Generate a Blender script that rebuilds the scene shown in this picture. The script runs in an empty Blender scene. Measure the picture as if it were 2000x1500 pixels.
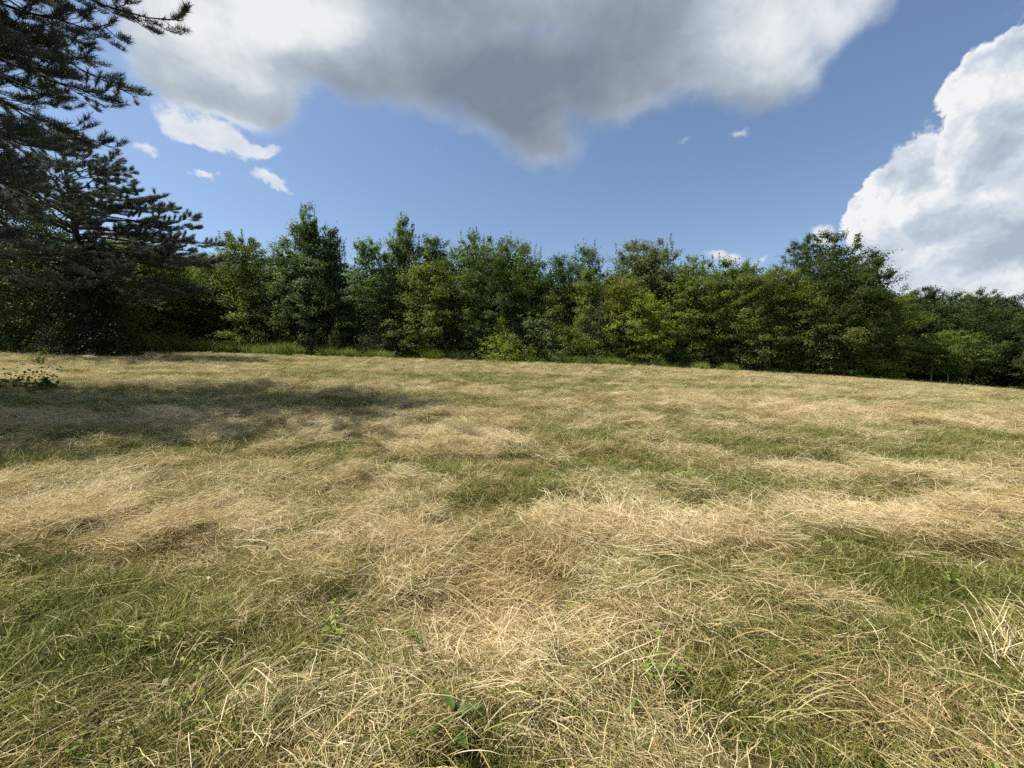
import bpy, math, random
import numpy as np
from mathutils import Vector

# ------------------------------------------------------------------ scene, camera, light, exposure
scene = bpy.context.scene
F = 781.0                                   # focal length in photo pixels (2000 wide)
PITCH = math.radians(2.79)
EYE = 1.6
cam_data = bpy.data.cameras.new('camera')
cam_data.sensor_width = 36.0
cam_data.lens = 36.0 * F / 2000.0
cam_data.clip_start = 0.05
cam_data.clip_end = 3000.0
cam = bpy.data.objects.new('camera', cam_data)
scene.collection.objects.link(cam)
cam.location = (0, 0, EYE)
cam.rotation_euler = (math.pi / 2 - PITCH, 0, 0)
scene.camera = cam

SUN_AZ = math.radians(-90)                  # measured from +Y towards +X: the sun stands to the left
SUN_EL = math.radians(60)
SUN_DIR = Vector((math.sin(SUN_AZ) * math.cos(SUN_EL), math.cos(SUN_AZ) * math.cos(SUN_EL), math.sin(SUN_EL)))
sd = bpy.data.lights.new('sun', 'SUN')
sd.energy = 4.9
sd.angle = math.radians(0.55)
sd.color = (1.0, 0.93, 0.82)
sun = bpy.data.objects.new('sun', sd)
scene.collection.objects.link(sun)
sun.rotation_euler = SUN_DIR.to_track_quat('Z', 'Y').to_euler()

vs = scene.view_settings
vs.view_transform = 'Standard'
vs.look = 'None'
vs.gamma = 1.0
vs.exposure = 0.77
vs.use_curve_mapping = False
scene.render.engine = 'CYCLES'
scene.cycles.max_bounces = 6
scene.cycles.diffuse_bounces = 3
scene.cycles.transmission_bounces = 3
scene.cycles.use_denoising = False
scene.cycles.use_adaptive_sampling = True
scene.cycles.adaptive_threshold = 0.02
scene.cycles.caustics_reflective = False
scene.cycles.caustics_refractive = False
scene.cycles.sample_clamp_indirect = 4.0


def pxdir(px, py):
    u = (px - 1000) / F
    v = (750 - py) / F
    d = Vector((u, math.cos(PITCH) + v * math.sin(PITCH), -math.sin(PITCH) + v * math.cos(PITCH)))
    return d


class Nodes:
    """small helper round a node tree"""
    def __init__(self, tree):
        self.t = tree
        tree.nodes.clear()

    def n(self, kind, **kw):
        nd = self.t.nodes.new(kind)
        for k, v in kw.items():
            setattr(nd, k, v)
        return nd

    def link(self, a, b):
        self.t.links.new(a, b)

    def put(self, sock, v):
        if hasattr(v, 'is_output') or isinstance(v, bpy.types.NodeSocket):
            self.link(v, sock)
        else:
            sock.default_value = v

    def math(self, op, a, b=0.0, c=0.0, clamp=False):
        nd = self.n('ShaderNodeMath', operation=op, use_clamp=clamp)
        self.put(nd.inputs[0], a)
        self.put(nd.inputs[1], b)
        self.put(nd.inputs[2], c)
        return nd.outputs[0]

    def vmath(self, op, a, b=(0, 0, 0)):
        nd = self.n('ShaderNodeVectorMath', operation=op)
        self.put(nd.inputs[0], a)
        if op == 'SCALE':
            self.put(nd.inputs['Scale'], b)
        else:
            self.put(nd.inputs[1], b)
        return nd.outputs['Value'] if op in ('DOT_PRODUCT', 'LENGTH', 'DISTANCE') else nd.outputs[0]

    def smooth(self, v, a, b, lo=0.0, hi=1.0):
        nd = self.n('ShaderNodeMapRange', interpolation_type='SMOOTHSTEP')
        self.put(nd.inputs[0], v)
        nd.inputs[1].default_value = a
        nd.inputs[2].default_value = b
        nd.inputs[3].default_value = lo
        nd.inputs[4].default_value = hi
        return nd.outputs[0]

    def noise(self, vec, scale, detail=6.0, rough=0.55, dist=0.0, color=False):
        nd = self.n('ShaderNodeTexNoise', noise_dimensions='3D')
        if vec is not None:
            self.put(nd.inputs['Vector'], vec)
        nd.inputs['Scale'].default_value = scale
        nd.inputs['Detail'].default_value = detail
        nd.inputs['Roughness'].default_value = rough
        nd.inputs['Distortion'].default_value = dist
        return nd.outputs['Color' if color else 'Fac']

    def ramp(self, fac, stops):
        nd = self.n('ShaderNodeValToRGB')
        el = nd.color_ramp.elements
        while len(el) < len(stops):
            el.new(0.5)
        for e, (p, c) in zip(el, stops):
            e.position = p
            e.color = (*c, 1)
        self.put(nd.inputs[0], fac)
        return nd.outputs[0]

    def mix(self, fac, a, b, blend='MIX'):
        nd = self.n('ShaderNodeMix', data_type='RGBA', blend_type=blend)
        self.put(nd.inputs[0], fac)
        self.put(nd.inputs[6], a if hasattr(a, 'is_output') else (*a, 1))
        self.put(nd.inputs[7], b if hasattr(b, 'is_output') else (*b, 1))
        return nd.outputs[2]


# ------------------------------------------------------------------ sky with clouds (directions only)
world = bpy.data.worlds.new('World')
scene.world = world
world.use_nodes = True
world.cycles.sampling_method = 'MANUAL'
world.cycles.sample_map_resolution = 256
W = Nodes(world.node_tree)
tc = W.n('ShaderNodeTexCoord')
D0 = tc.outputs['Generated']
sky = W.n('ShaderNodeTexSky', sky_type='NISHITA', sun_disc=False)
sky.sun_elevation = SUN_EL
sky.sun_rotation = SUN_AZ
sky.altitude = 300
sky.air_density = 1.0
sky.dust_density = 1.0
sky.ozone_density = 2.0

wc = W.noise(D0, 2.6, 5, 0.6, color=True)
warp = W.vmath('SCALE', W.vmath('SUBTRACT', wc, (0.5, 0.5, 0.5)), 0.20)
DW = W.vmath('ADD', D0, warp)
wc2 = W.noise(D0, 9.0, 5, 0.62, color=True)
DC = W.vmath('ADD', D0, W.vmath('SCALE', W.vmath('SUBTRACT', wc2, (0.5, 0.5, 0.5)), 0.12))


def blob(vec, px, py, rx, ry, ang=0.0, w=1.0, inner=0.0):
    """soft ellipse on the sphere of directions, given where and how large the cloud stands in the sky"""
    c = pxdir(px, py).normalized()
    a = math.radians(ang)
    e1 = pxdir(px + rx * math.cos(a), py - rx * math.sin(a)).normalized() - c
    e2 = pxdir(px - ry * math.sin(a), py - ry * math.cos(a)).normalized() - c
    r1, r2 = e1.length, e2.length
    e1.normalize()
    e2 = (e2 - e1 * e2.dot(e1)).normalized()
    o = W.vmath('SUBTRACT', vec, tuple(c))
    x = W.vmath('DOT_PRODUCT', o, tuple(e1 / r1))
    y = W.vmath('DOT_PRODUCT', o, tuple(e2 / r2))
    z = W.vmath('DOT_PRODUCT', o, tuple(c / max(r1, r2)))
    s = W.math('MULTIPLY_ADD', x, x, W.math('MULTIPLY_ADD', y, y, W.math('MULTIPLY', z, z)))
    return W.smooth(W.math('SQRT', s), 1.0, inner, 0.0, w)


def total(vals):
    r = vals[0]
    for v in vals[1:]:
        r = W.math('ADD', r, v)
    return r


flow = W.vmath('MULTIPLY', D0, (1.0, 1.0, 1.6))
f_big = W.noise(flow, 4.0, 7, 0.55, 0.3)
f_mid = W.noise(flow, 11.0, 7, 0.6, 0.2)

# the broad grey cloud overhead
grey = total([blob(DW, *b) for b in [
    (1000, -160, 900, 330, 0, 1.3, 0.2), (560, 40, 360, 230, -12, 0.9, 0.1), (1350, 60, 380, 230, 14, 0.9, 0.2),
    (1020, 160, 330, 190, -8, 0.9, 0.2), (450, 195, 210, 90, -18, 0.75), (1050, 295, 170, 95, -22, 0.85),
    (760, 150, 200, 150, 0, 0.5), (1480, 170, 190, 110, 15, 0.55), (860, 0, 260, 130, 0, 0.8), (1150, -10, 260, 120, 0, 0.8), (420, 130, 230, 140, -10, 0.9), (500, 215, 200, 80, -14, 0.7), (850, -600, 1100, 500, 0, 1.1, 0.3), (1650, -20, 170, 110, 20, 0.5)]])
grey = W.math('ADD', grey, W.math('MULTIPLY', W.math('SUBTRACT', f_big, 0.5), 0.75))
grey = W.math('ADD', grey, W.math('MULTIPLY', W.math('SUBTRACT', f_mid, 0.5), 0.35))
a_grey = W.smooth(grey, 0.16, 0.80)
lit = total([blob(DW, *b) for b in [
    (430, 60, 330, 260, -10, 0.50), (470, 265, 190, 50, -20, 0.55), (1480, 40, 340, 170, 10, 0.50), (620, 10, 240, 130, 0, 0.35),
    (1640, 40, 170, 150, 20, 0.35)]])
dark = total([blob(DW, *b) for b in [
    (1010, 190, 300, 150, -10, 0.55), (1180, 90, 330, 150, 0, 0.30), (1040, 300, 130, 60, -20, 0.30), (650, 160, 230, 60, -20, 0.25),
    (1380, 210, 260, 50, 8, 0.22)]])
b_grey = W.math('ADD', 0.42, W.math('SUBTRACT', lit, dark))
b_grey = W.math('ADD', b_grey, W.math('MULTIPLY', W.math('SUBTRACT', f_big, 0.5), 0.75))
b_grey = W.math('ADD', b_grey, W.math('MULTIPLY', W.math('SUBTRACT', f_mid, 0.5), 0.55))
# thin cloud edges let the light through
b_grey = W.math('ADD', b_grey, W.smooth(grey, 0.9, 0.3, 0.0, 0.22))
c_grey = W.ramp(b_grey, [(0.0, (0.205, 0.250, 0.315)), (0.35, (0.31, 0.36, 0.43)), (0.65, (0.47, 0.53, 0.60)), (1.0, (0.82, 0.85, 0.87))])

# the towering cumulus
cm = total([blob(DC, *b) for b in [
    (2080, 330, 330, 330, 20, 1.2, 0.4), (1850, 380, 200, 170, 35, 1.0, 0.4), (1715, 440, 135, 110, 20, 1.0, 0.3), (1760, 515, 120, 70, -25, 0.9, 0.3),
    (1970, 190, 170, 150, 30, 1.0, 0.3), (1930, 500, 300, 130, 0, 0.9, 0.3), (1950, 560, 260, 70, 0, 0.9, 0.3), (2250, 200, 330, 330, 0, 1.0, 0.3)]])

def billow(vec):
    a = W.math('ABSOLUTE', W.math('SUBTRACT', W.noise(vec, 9.0, 1, 0.5), 0.5))
    b = W.math('ABSOLUTE', W.math('SUBTRACT', W.noise(vec, 24.0, 2, 0.55), 0.5))
    c = W.noise(vec, 60.0, 3, 0.6)
    return W.math('MULTIPLY_ADD', a, 2.2, W.math('MULTIPLY_ADD', b, 1.1, W.math('MULTIPLY', c, 0.35)))


bil = billow(DC)


def swell(vec):
    a = W.math('ABSOLUTE', W.math('SUBTRACT', W.noise(vec, 6.0, 1, 0.5), 0.5))
    b = W.math('ABSOLUTE', W.math('SUBTRACT', W.noise(vec, 15.0, 3, 0.5), 0.5))
    return W.math('MULTIPLY_ADD', a, 2.4, W.math('MULTIPLY', b, 1.5))


slope = W.math('SUBTRACT', swell(DC), swell(W.vmath('ADD', DC, (-0.024, 0.004, 0.030))))
bump0 = W.math('SUBTRACT', bil, 0.45)
cum = W.math('ADD', cm, W.math('MULTIPLY', bump0, 0.55))
a_cum = W.smooth(cum, 0.30, 0.50)
cshade = total([blob(DC, *b) for b in [(1960, 310, 200, 70, 25, 0.30), (1960, 510, 260, 90, 0, 0.42), (1880, 440, 170, 36, 20, 0.32), (1800, 360, 60, 50, 20, 0.2)]])
clight = total([blob(DC, *b) for b in [(1730, 430, 130, 70, 30, 0.3), (1950, 380, 100, 50, 20, 0.3), (1800, 500, 80, 40, -20, 0.3), (1900, 160, 100, 110, 30, 0.2)]])
b_cum = W.math('ADD', 0.62, W.math('SUBTRACT', clight, cshade))
b_cum = W.math('ADD', b_cum, W.smooth(cum, 0.40, 1.1, 0.36, -0.06))
b_cum = W.math('ADD', b_cum, W.math('MULTIPLY', slope, 1.15))
b_cum = W.math('ADD', b_cum, W.math('MULTIPLY', W.math('SUBTRACT', f_mid, 0.5), 0.75))
c_cum = W.ramp(b_cum, [(0.0, (0.41, 0.48, 0.58)), (0.4, (0.53, 0.60, 0.69)), (0.7, (0.66, 0.72, 0.79)), (1.0, (0.88, 0.89, 0.90))])

# small fair-weather scraps, and the broken cloud of the rest of the sky
sm = total([blob(DC, *b) for b in [
    (290, 300, 45, 28, 10, 0.8), (400, 340, 45, 20, -5, 0.8), (505, 350, 85, 26, -18, 0.95), (400, 250, 160, 52, -24, 1.2), (510, 290, 70, 26, -10, 1.0), (1450, 262, 60, 30, 10, 0.6), (1350, 285, 40, 22, 0, 0.45),
    (1410, 508, 90, 26, 0, 0.9), (1475, 512, 30, 20, 0, 0.7), (1985, 482, 70, 22, 10, 1.0), (1600, 470, 60, 40, 0, 0.9), (870, 300, 40, 35, 0, 0.35),
    (2000, 40, 40, 60, 0, 0.45)]])
sm = W.math('ADD', sm, W.math('MULTIPLY', W.math('SUBTRACT', f_mid, 0.5), 0.9))
a_sm = W.smooth(sm, 0.25, 0.75, 0.0, 0.9)
front = blob(D0, 1000, 500, 1750, 1500, 0, 1.0, 0.75)
rest = W.math('MULTIPLY', W.smooth(W.math('ADD', W.math('MULTIPLY', f_big, 0.75), W.math('MULTIPLY', f_mid, 0.25)), 0.50, 0.66, 0.0, 0.95),
              W.math('SUBTRACT', 1.0, front, clamp=True))
c_sm = W.ramp(f_mid, [(0.3, (0.60, 0.66, 0.74)), (0.7, (0.88, 0.89, 0.90))])

# faint veil that pales the blue towards the horizon
veil_z = W.n('ShaderNodeSeparateXYZ')
W.put(veil_z.inputs[0], D0)
SKY_STRENGTH = 0.088
col = W.vmath('SCALE', sky.outputs[0], SKY_STRENGTH)
CLOUD = 0.60
c_grey, c_cum, c_sm = [W.vmath('SCALE', c_, CLOUD) for c_ in (c_grey, c_cum, c_sm)]
col = W.mix(a_sm, col, c_sm)
col = W.mix(rest, col, c_sm)
col = W.mix(a_cum, col, c_cum)
col = W.mix(a_grey, col, c_grey)
bg = W.n('ShaderNodeBackground')
W.put(bg.inputs[0], col)
bg.inputs[1].default_value = 1.0
wo = W.n('ShaderNodeOutputWorld')
W.link(bg.outputs[0], wo.inputs[0])

# ------------------------------------------------------------------ helpers
COL = scene.collection


def _hash(ix, iy, seed):
    h = (ix.astype(np.int64) * 374761393 + iy.astype(np.int64) * 668265263 + seed * 1442695041) & 0xFFFFFFFF
    h = ((h ^ (h >> 13)) * 1274126177) & 0xFFFFFFFF
    h = (h ^ (h >> 16)) & 0xFFFFFFFF
    return h / 4294967295.0


def vnoise(x, y, seed=0):
    ix, iy = np.floor(x), np.floor(y)
    fx, fy = x - ix, y - iy
    fx, fy = fx * fx * (3 - 2 * fx), fy * fy * (3 - 2 * fy)
    a, b = _hash(ix, iy, seed), _hash(ix + 1, iy, seed)
    c, d = _hash(ix, iy + 1, seed), _hash(ix + 1, iy + 1, seed)
    return (a * (1 - fx) + b * fx) * (1 - fy) + (c * (1 - fx) + d * fx) * fy


def fbm(x, y, seed=0, octv=4):
    s, a, t = 0.0, 0.5, 0.0
    for i in range(octv):
        s = s + a * vnoise(x, y, seed + i * 17)
        t += a
        a *= 0.5
        x, y = x * 2.03 + 5.1, y * 2.03 + 1.7
    return s / t


def sstep(v, a, b):
    t = np.clip((v - a) / (b - a), 0, 1)
    return t * t * (3 - 2 * t)


def ground_z(x, y):
    """lie of the land: rises to the back and to the left, falls away on the right"""
    x = np.asarray(x, float)
    y = np.asarray(y, float)
    xc = np.clip(x, -80, 95)
    yc = np.clip(y, -10, 80)
    return 0.04 * yc - 0.03 * xc - 0.0005 * np.clip(xc, 0, None) ** 2


def edge_y(u):
    """depth at which the mown field ends, along the sight line with slope u = x / y"""
    return np.interp(u, [-2.5, -1.28, -1.0, -0.93, -0.77, 0, 0.51, 0.77, 1.0, 1.28, 1.8], [36, 36, 38, 43, 45, 46, 48, 50, 53, 58, 66])


def on_ground(px, py):
    d = pxdir(px, py)
    lo, hi = 0.5, 80.0
    for s in np.geomspace(0.5, 80, 400):
        p = d * (s / d.y)
        if EYE + p.z < float(ground_z(p.x, p.y)):
            return p.x, p.y
    return d.x / d.y * 60, 60.0


def at(px, depth):
    return (px - 1000) / F * depth, depth


def height_at(py, depth):
    return EYE + depth * math.tan(math.atan((750 - py) / F) - PITCH)


# patches of the field: (px, py, rx, ry, greenness), laid on the ground
PATCH = []
for px, py, rx, ry, g in [
        (180, 1240, 330, 110, 1.5), (60, 1330, 200, 60, 1.0), (1800, 1190, 300, 90, 1.3), (1240, 930, 190, 36, 1.1), (600, 935, 90, 40, 0.7), (240, 912, 90, 20, 0.8),
        (420, 985, 80, 25, 0.5), (660, 900, 50, 25, 0.7), (1000, 945, 120, 25, 0.6), (500, 880, 70, 20, 0.6), (690, 800, 90, 16, 0.8),
        (1650, 885, 260, 22, 0.35), (1850, 858, 170, 12, 0.8), (1120, 1010, 90, 25, 0.5), (330, 778, 330, 22, 0.8), (900, 742, 200, 8, 0.55), (900, 1450, 500, 60, 0.45), (1300, 1340, 200, 60, 0.5),
        (620, 742, 120, 8, 0.6), (800, 1340, 200, 60, 0.1), (1180, 1420, 200, 80, 0.3), (480, 1330, 150, 60, 0.5), (1500, 1400, 300, 80, -0.25), (1860, 1400, 200, 80, 0.1),
        (620, 1110, 130, 48, -0.9), (930, 1190, 130, 60, -0.95), (1390, 1100, 170, 50, -0.9), (1560, 1195, 150, 40, -0.9), (880, 868, 200, 30, -0.8),
        (300, 850, 160, 20, -0.7), (700, 850, 160, 18, -0.8), (1080, 1060, 160, 30, -0.6), (1750, 1010, 250, 60, -0.5), (300, 1080, 260, 60, -0.4),
        (270, 1430, 110, 50, -0.7), (1020, 1290, 90, 50, -0.6), (1550, 930, 200, 25, -0.5), (1250, 790, 300, 10, -0.6), (1600, 830, 250, 10, -0.5)]:
    cx, cy = on_ground(px, py)
    ex, ey = on_ground(px + rx, py)
    nx, ny = on_ground(px, py - ry)
    mx, my = on_ground(px, py + ry)
    PATCH.append((cx, cy, abs(ex - cx), max(abs(ny - my) / 2, 0.15), g))


def greenness(x, y):
    """0 = straw, 1 = green sward"""
    c, s = math.cos(-0.07), math.sin(-0.07)
    xr, yr = x * c - y * s, x * s + y * c
    n = fbm(xr * 0.75, yr * 1.8, 3, 4) * 0.36 + fbm(xr * 0.14, yr * 0.8, 9, 3) * 0.27 + fbm(xr * 1.8, yr * 3.6, 29, 3) * 0.37
    far = np.clip((y - 6) / 12, 0, 1)
    n = n * (1 - 0.6 * far) + 0.6 * far * (0.60 * fbm(xr * 0.18, yr * 1.9, 41, 4) + 0.40 * fbm(xr * 0.9, yr * 3.6, 43, 3)) + 0.035 * far
    n = n + 0.05 * np.sin(yr * 2.6 + 5.0 * fbm(xr * 0.15, yr * 0.25, 37, 2)) * np.clip(y / 12, 0, 1)
    n = n + 0.16 * (fbm(xr * 5.0, yr * 7.0, 39, 2) - 0.5)
    g = 0.17 + sstep(n, 0.42, 0.59) * 0.62
    w1 = x + 0.35 * (fbm(x * 1.3, y * 1.3, 51, 3) - 0.5) * np.maximum(1, y * 0.35)
    w2 = y + 0.35 * (fbm(x * 1.3, y * 1.3, 57, 3) - 0.5) * np.maximum(1, y * 0.35)
    for cx, cy, rx, ry, k in PATCH:
        m = np.exp(-(((w1 - cx) / rx) ** 2 + ((w2 - cy) / ry) ** 2) * 1.1)
        g = g + m * k * np.where(k > 0, 0.56, 0.55)
    return np.clip(g, 0, 1)


def mound(x, y):
    """heaps and ridges of cut hay on the field"""
    c, s = math.cos(-0.07), math.sin(-0.07)
    xr, yr = x * c - y * s, x * s + y * c
    a = fbm(xr * 0.8, yr * 2.3, 71, 4)
    b = fbm(xr * 2.2, yr * 5.2, 83, 3)
    r = 1 - np.abs(2 * fbm(xr * 0.5, yr * 1.5, 95, 3) - 1)
    e = fbm(xr * 7.0, yr * 8.0, 89, 2)
    h = 0.06 * sstep(a, 0.46, 0.70) + 0.11 * sstep(b, 0.48, 0.68) + 0.07 * sstep(r, 0.80, 0.97) + 0.07 * sstep(e, 0.48, 0.75)
    h = h * (1.15 - 0.75 * greenness(x, y))
    return h * np.interp(np.hypot(x, y), [0, 1.0, 30, 60], [0.6, 1.0, 1.0, 0.6])


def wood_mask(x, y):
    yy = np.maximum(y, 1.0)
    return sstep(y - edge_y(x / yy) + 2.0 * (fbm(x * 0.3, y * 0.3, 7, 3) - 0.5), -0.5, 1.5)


def make_mesh(name, verts, faces, mats, attrs=None, mat_index=None, smooth=False):
    """verts (n,3); faces (m,k) array; attrs: {name: per-vertex floats}"""
    verts = np.asarray(verts, np.float32)
    faces = np.asarray(faces, np.int32)
    m, k = faces.shape
    me = bpy.data.meshes.new(name)
    me.vertices.add(len(verts))
    me.vertices.foreach_set('co', verts.ravel())
    me.loops.add(m * k)
    me.loops.foreach_set('vertex_index', faces.ravel())
    me.polygons.add(m)
    me.polygons.foreach_set('loop_start', np.arange(0, m * k, k, dtype=np.int32))
    if smooth:
        me.polygons.foreach_set('use_smooth', np.ones(m, bool))
    for mt in (mats if isinstance(mats, (list, tuple)) else [mats]):
        me.materials.append(mt)
    if mat_index is not None:
        me.polygons.foreach_set('material_index', np.asarray(mat_index, np.int32))
    for nm, vals in (attrs or {}).items():
        at_ = me.attributes.new(nm, 'FLOAT', 'POINT')
        at_.data.foreach_set('value', np.asarray(vals, np.float32))
    me.update(calc_edges=True)
    return me


def link(name, me, parent=None):
    o = bpy.data.objects.new(name, me)
    COL.objects.link(o)
    if parent is not None:
        o.parent = parent
    return o


def tag(o, label=None, cat=None, group=None, kind=None):
    if label:
        o['label'] = label
    if cat:
        o['category'] = cat
    if group:
        o['group'] = group
    if kind:
        o['kind'] = kind
    return o


def empty(name, loc, rz=0.0):
    o = bpy.data.objects.new(name, None)
    o.empty_display_size = 0.3
    COL.objects.link(o)
    o.location = loc
    o.rotation_euler = (0, 0, rz)
    return o


def tube(pts, radii, sides=6, seedless=True):
    """tapered tube along a polyline: verts, quads"""
    pts = np.asarray(pts, float)
    n = len(pts)
    tan = np.gradient(pts, axis=0)
    tan /= np.linalg.norm(tan, axis=1)[:, None] + 1e-9
    ref = np.where(np.abs(tan[:, 2:3]) > 0.9, np.array([[1.0, 0, 0]]), np.array([[0, 0, 1.0]]))
    a = np.cross(tan, ref)
    a /= np.linalg.norm(a, axis=1)[:, None] + 1e-9
    b = np.cross(tan, a)
    ang = np.arange(sides) * 2 * math.pi / sides
    r = np.asarray(radii, float)[:, None, None]
    v = pts[:, None, :] + r * (np.cos(ang)[None, :, None] * a[:, None, :] + np.sin(ang)[None, :, None] * b[:, None, :])
    v = v.reshape(-1, 3)
    i = np.arange(n - 1)[:, None] * sides
    j = np.arange(sides)[None, :]
    j2 = (j + 1) % sides
    f = np.stack([i + j, i + j2, i + sides + j2, i + sides + j], -1).reshape(-1, 4)
    return v, f


class Batch:
    def __init__(self):
        self.v, self.f, self.a, self.n = [], [], [], 0

    def add(self, v, f, tone=0.5):
        self.v.append(np.asarray(v, float))
        self.f.append(np.asarray(f, np.int64) + self.n)
        self.a.append(np.broadcast_to(np.asarray(tone, float), (len(v),)).copy())
        self.n += len(v)

    def mesh(self, name, mat, smooth=False):
        return make_mesh(name, np.concatenate(self.v), np.concatenate(self.f), mat, {'tone': np.concatenate(self.a)}, smooth=smooth)


# ------------------------------------------------------------------ materials
def new_mat(name):
    m = bpy.data.materials.new(name)
    m.use_nodes = True
    return m, Nodes(m.node_tree)


def attr(N, name, kind='GEOMETRY'):
    nd = N.n('ShaderNodeAttribute', attribute_name=name, attribute_type=kind)
    return nd


def finish(N, col, rough=0.6, trans=0.0, spec=0.3, tcol=None, bump=None):
    p = N.n('ShaderNodeBsdfPrincipled')
    N.put(p.inputs['Base Color'], col if hasattr(col, 'is_output') else (*col, 1))
    p.inputs['Roughness'].default_value = rough
    p.inputs['Specular IOR Level'].default_value = spec
    if bump is not None:
        b = N.n('ShaderNodeBump')
        b.inputs['Strength'].default_value = bump[1]
        b.inputs['Distance'].default_value = bump[2]
        N.put(b.inputs['Height'], bump[0])
        N.link(b.outputs[0], p.inputs['Normal'])
    out = N.n('ShaderNodeOutputMaterial')
    if trans > 0:
        t = N.n('ShaderNodeBsdfTranslucent')
        N.put(t.inputs[0], tcol if tcol is not None else col)
        mx = N.n('ShaderNodeMixShader')
        mx.inputs[0].default_value = trans
        N.link(p.outputs[0], mx.inputs[1])
        N.link(t.outputs[0], mx.inputs[2])
        N.link(mx.outputs[0], out.inputs[0])
    else:
        N.link(p.outputs[0], out.inputs[0])


STRAW = [(0.0, (0.25, 0.170, 0.070)), (0.3, (0.45, 0.335, 0.155)), (0.65, (0.61, 0.490, 0.262)), (1.0, (0.77, 0.67, 0.45))]
GREEN = [(0.0, (0.050, 0.068, 0.010)), (0.35, (0.115, 0.140, 0.020)), (0.75, (0.225, 0.232, 0.052)), (1.0, (0.42, 0.40, 0.18))]

# cut hay and grass blades: each blade is straw or green, the odds set by the sward it lies on
m_hay, N = new_mat('hay_blades')
tone = attr(N, 'tone').outputs['Fac']
pick = attr(N, 'pick').outputs['Fac']
odds = attr(N, 'green', 'INSTANCER').outputs['Fac']
is_green = N.smooth(N.math('SUBTRACT', odds, pick), -0.06, 0.06)
hue = attr(N, 'shade', 'INSTANCER').outputs['Fac']
straw = N.ramp(N.math('MULTIPLY_ADD', N.math('SUBTRACT', hue, 0.5), 0.85, N.math('MULTIPLY_ADD', tone, 0.8, 0.12)), STRAW)
grn = N.ramp(N.math('MULTIPLY_ADD', N.math('SUBTRACT', hue, 0.5), 0.8, N.math('MULTIPLY_ADD', tone, 0.85, 0.10)), GREEN)
finish(N, N.mix(is_green, straw, grn), rough=0.6, trans=0.32, spec=0.15)

m_tall, N = new_mat('tall_grass_blades')
tone = attr(N, 'tone').outputs['Fac']
hue = attr(N, 'shade', 'INSTANCER').outputs['Fac']
c = N.ramp(N.math('MULTIPLY_ADD', N.math('SUBTRACT', hue, 0.5), 0.6, tone),
           [(0.0, (0.090, 0.140, 0.018)), (0.5, (0.175, 0.245, 0.034)), (0.9, (0.27, 0.33, 0.065)), (1.0, (0.42, 0.38, 0.17))])
finish(N, c, rough=0.5, trans=0.35, spec=0.3)

# leaves: the tree's own colour times a tone per leaf
m_leaf, N = new_mat('leaves')
tone = attr(N, 'tone').outputs['Fac']
oc = N.n('ShaderNodeObjectInfo').outputs['Color']
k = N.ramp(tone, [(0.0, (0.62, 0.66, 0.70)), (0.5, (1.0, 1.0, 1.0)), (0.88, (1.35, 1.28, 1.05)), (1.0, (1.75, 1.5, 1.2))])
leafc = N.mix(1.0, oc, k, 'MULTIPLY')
tl = N.mix(1.0, leafc, (1.35, 1.45, 0.55), 'MULTIPLY')
finish(N, leafc, rough=0.55, trans=0.42, spec=0.15, tcol=tl)

m_needle, N = new_mat('pine_needles')
tone = attr(N, 'tone').outputs['Fac']
c = N.ramp(tone, [(0.0, (0.042, 0.060, 0.042)), (0.6, (0.082, 0.108, 0.074)), (1.0, (0.15, 0.18, 0.11))])  # lightened and greyed: backlit glare is put into the needle colour
finish(N, c, rough=0.5, trans=0.22, spec=0.3)


def bark(name, c0, c1, scale=9.0):
    m, N = new_mat(name)
    t = N.n('ShaderNodeTexCoord')
    v = N.vmath('MULTIPLY', t.outputs['Object'], (1, 1, 0.22))
    n = N.noise(v, scale, 8, 0.65, 0.6)
    c = N.ramp(n, [(0.3, c0), (0.7, c1)])
    finish(N, c, rough=0.9, spec=0.15, bump=(n, 0.8, 0.03))
    return m


m_bark = bark('grey_brown_bark', (0.030, 0.024, 0.018), (0.12, 0.10, 0.078))
m_pale = bark('pale_bark', (0.16, 0.145, 0.115), (0.42, 0.39, 0.32), 14)
m_pine = bark('pine_bark', (0.022, 0.017, 0.014), (0.095, 0.070, 0.052), 7)
m_dead = bark('dead_twigs', (0.085, 0.068, 0.052), (0.19, 0.16, 0.125), 20)

m_ground, N = new_mat('field_soil_and_thatch')
gpos = N.n('ShaderNodeNewGeometry').outputs['Position']
g = attr(N, 'green').outputs['Fac']
w = attr(N, 'wood').outputs['Fac']
n1 = N.noise(gpos, 3.0, 8, 0.7)
n2 = N.noise(N.vmath('MULTIPLY', gpos, (1.0, 2.6, 1.0)), 14.0, 6, 0.7)
nn = N.math('MULTIPLY_ADD', n1, 0.5, N.math('MULTIPLY', n2, 0.5))
cs = N.ramp(nn, [(0.30, (0.055, 0.040, 0.018)), (0.5, (0.15, 0.115, 0.052)), (0.7, (0.30, 0.235, 0.115))])
cg = N.ramp(nn, [(0.30, (0.028, 0.032, 0.008)), (0.5, (0.070, 0.078, 0.018)), (0.7, (0.15, 0.145, 0.045))])
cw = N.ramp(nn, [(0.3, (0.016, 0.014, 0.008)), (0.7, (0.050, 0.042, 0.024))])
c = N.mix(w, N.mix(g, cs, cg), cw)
finish(N, c, rough=0.95, spec=0.1, bump=(nn, 0.9, 0.05))

# ------------------------------------------------------------------ ground: one sheet to the horizon
def spaced(lo, hi, step, far, grow=1.09):
    xs = list(np.arange(lo, hi + 1e-6, step))
    s = step
    while xs[-1] < far:
        s *= grow
        xs.append(xs[-1] + s)
    return xs


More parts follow.
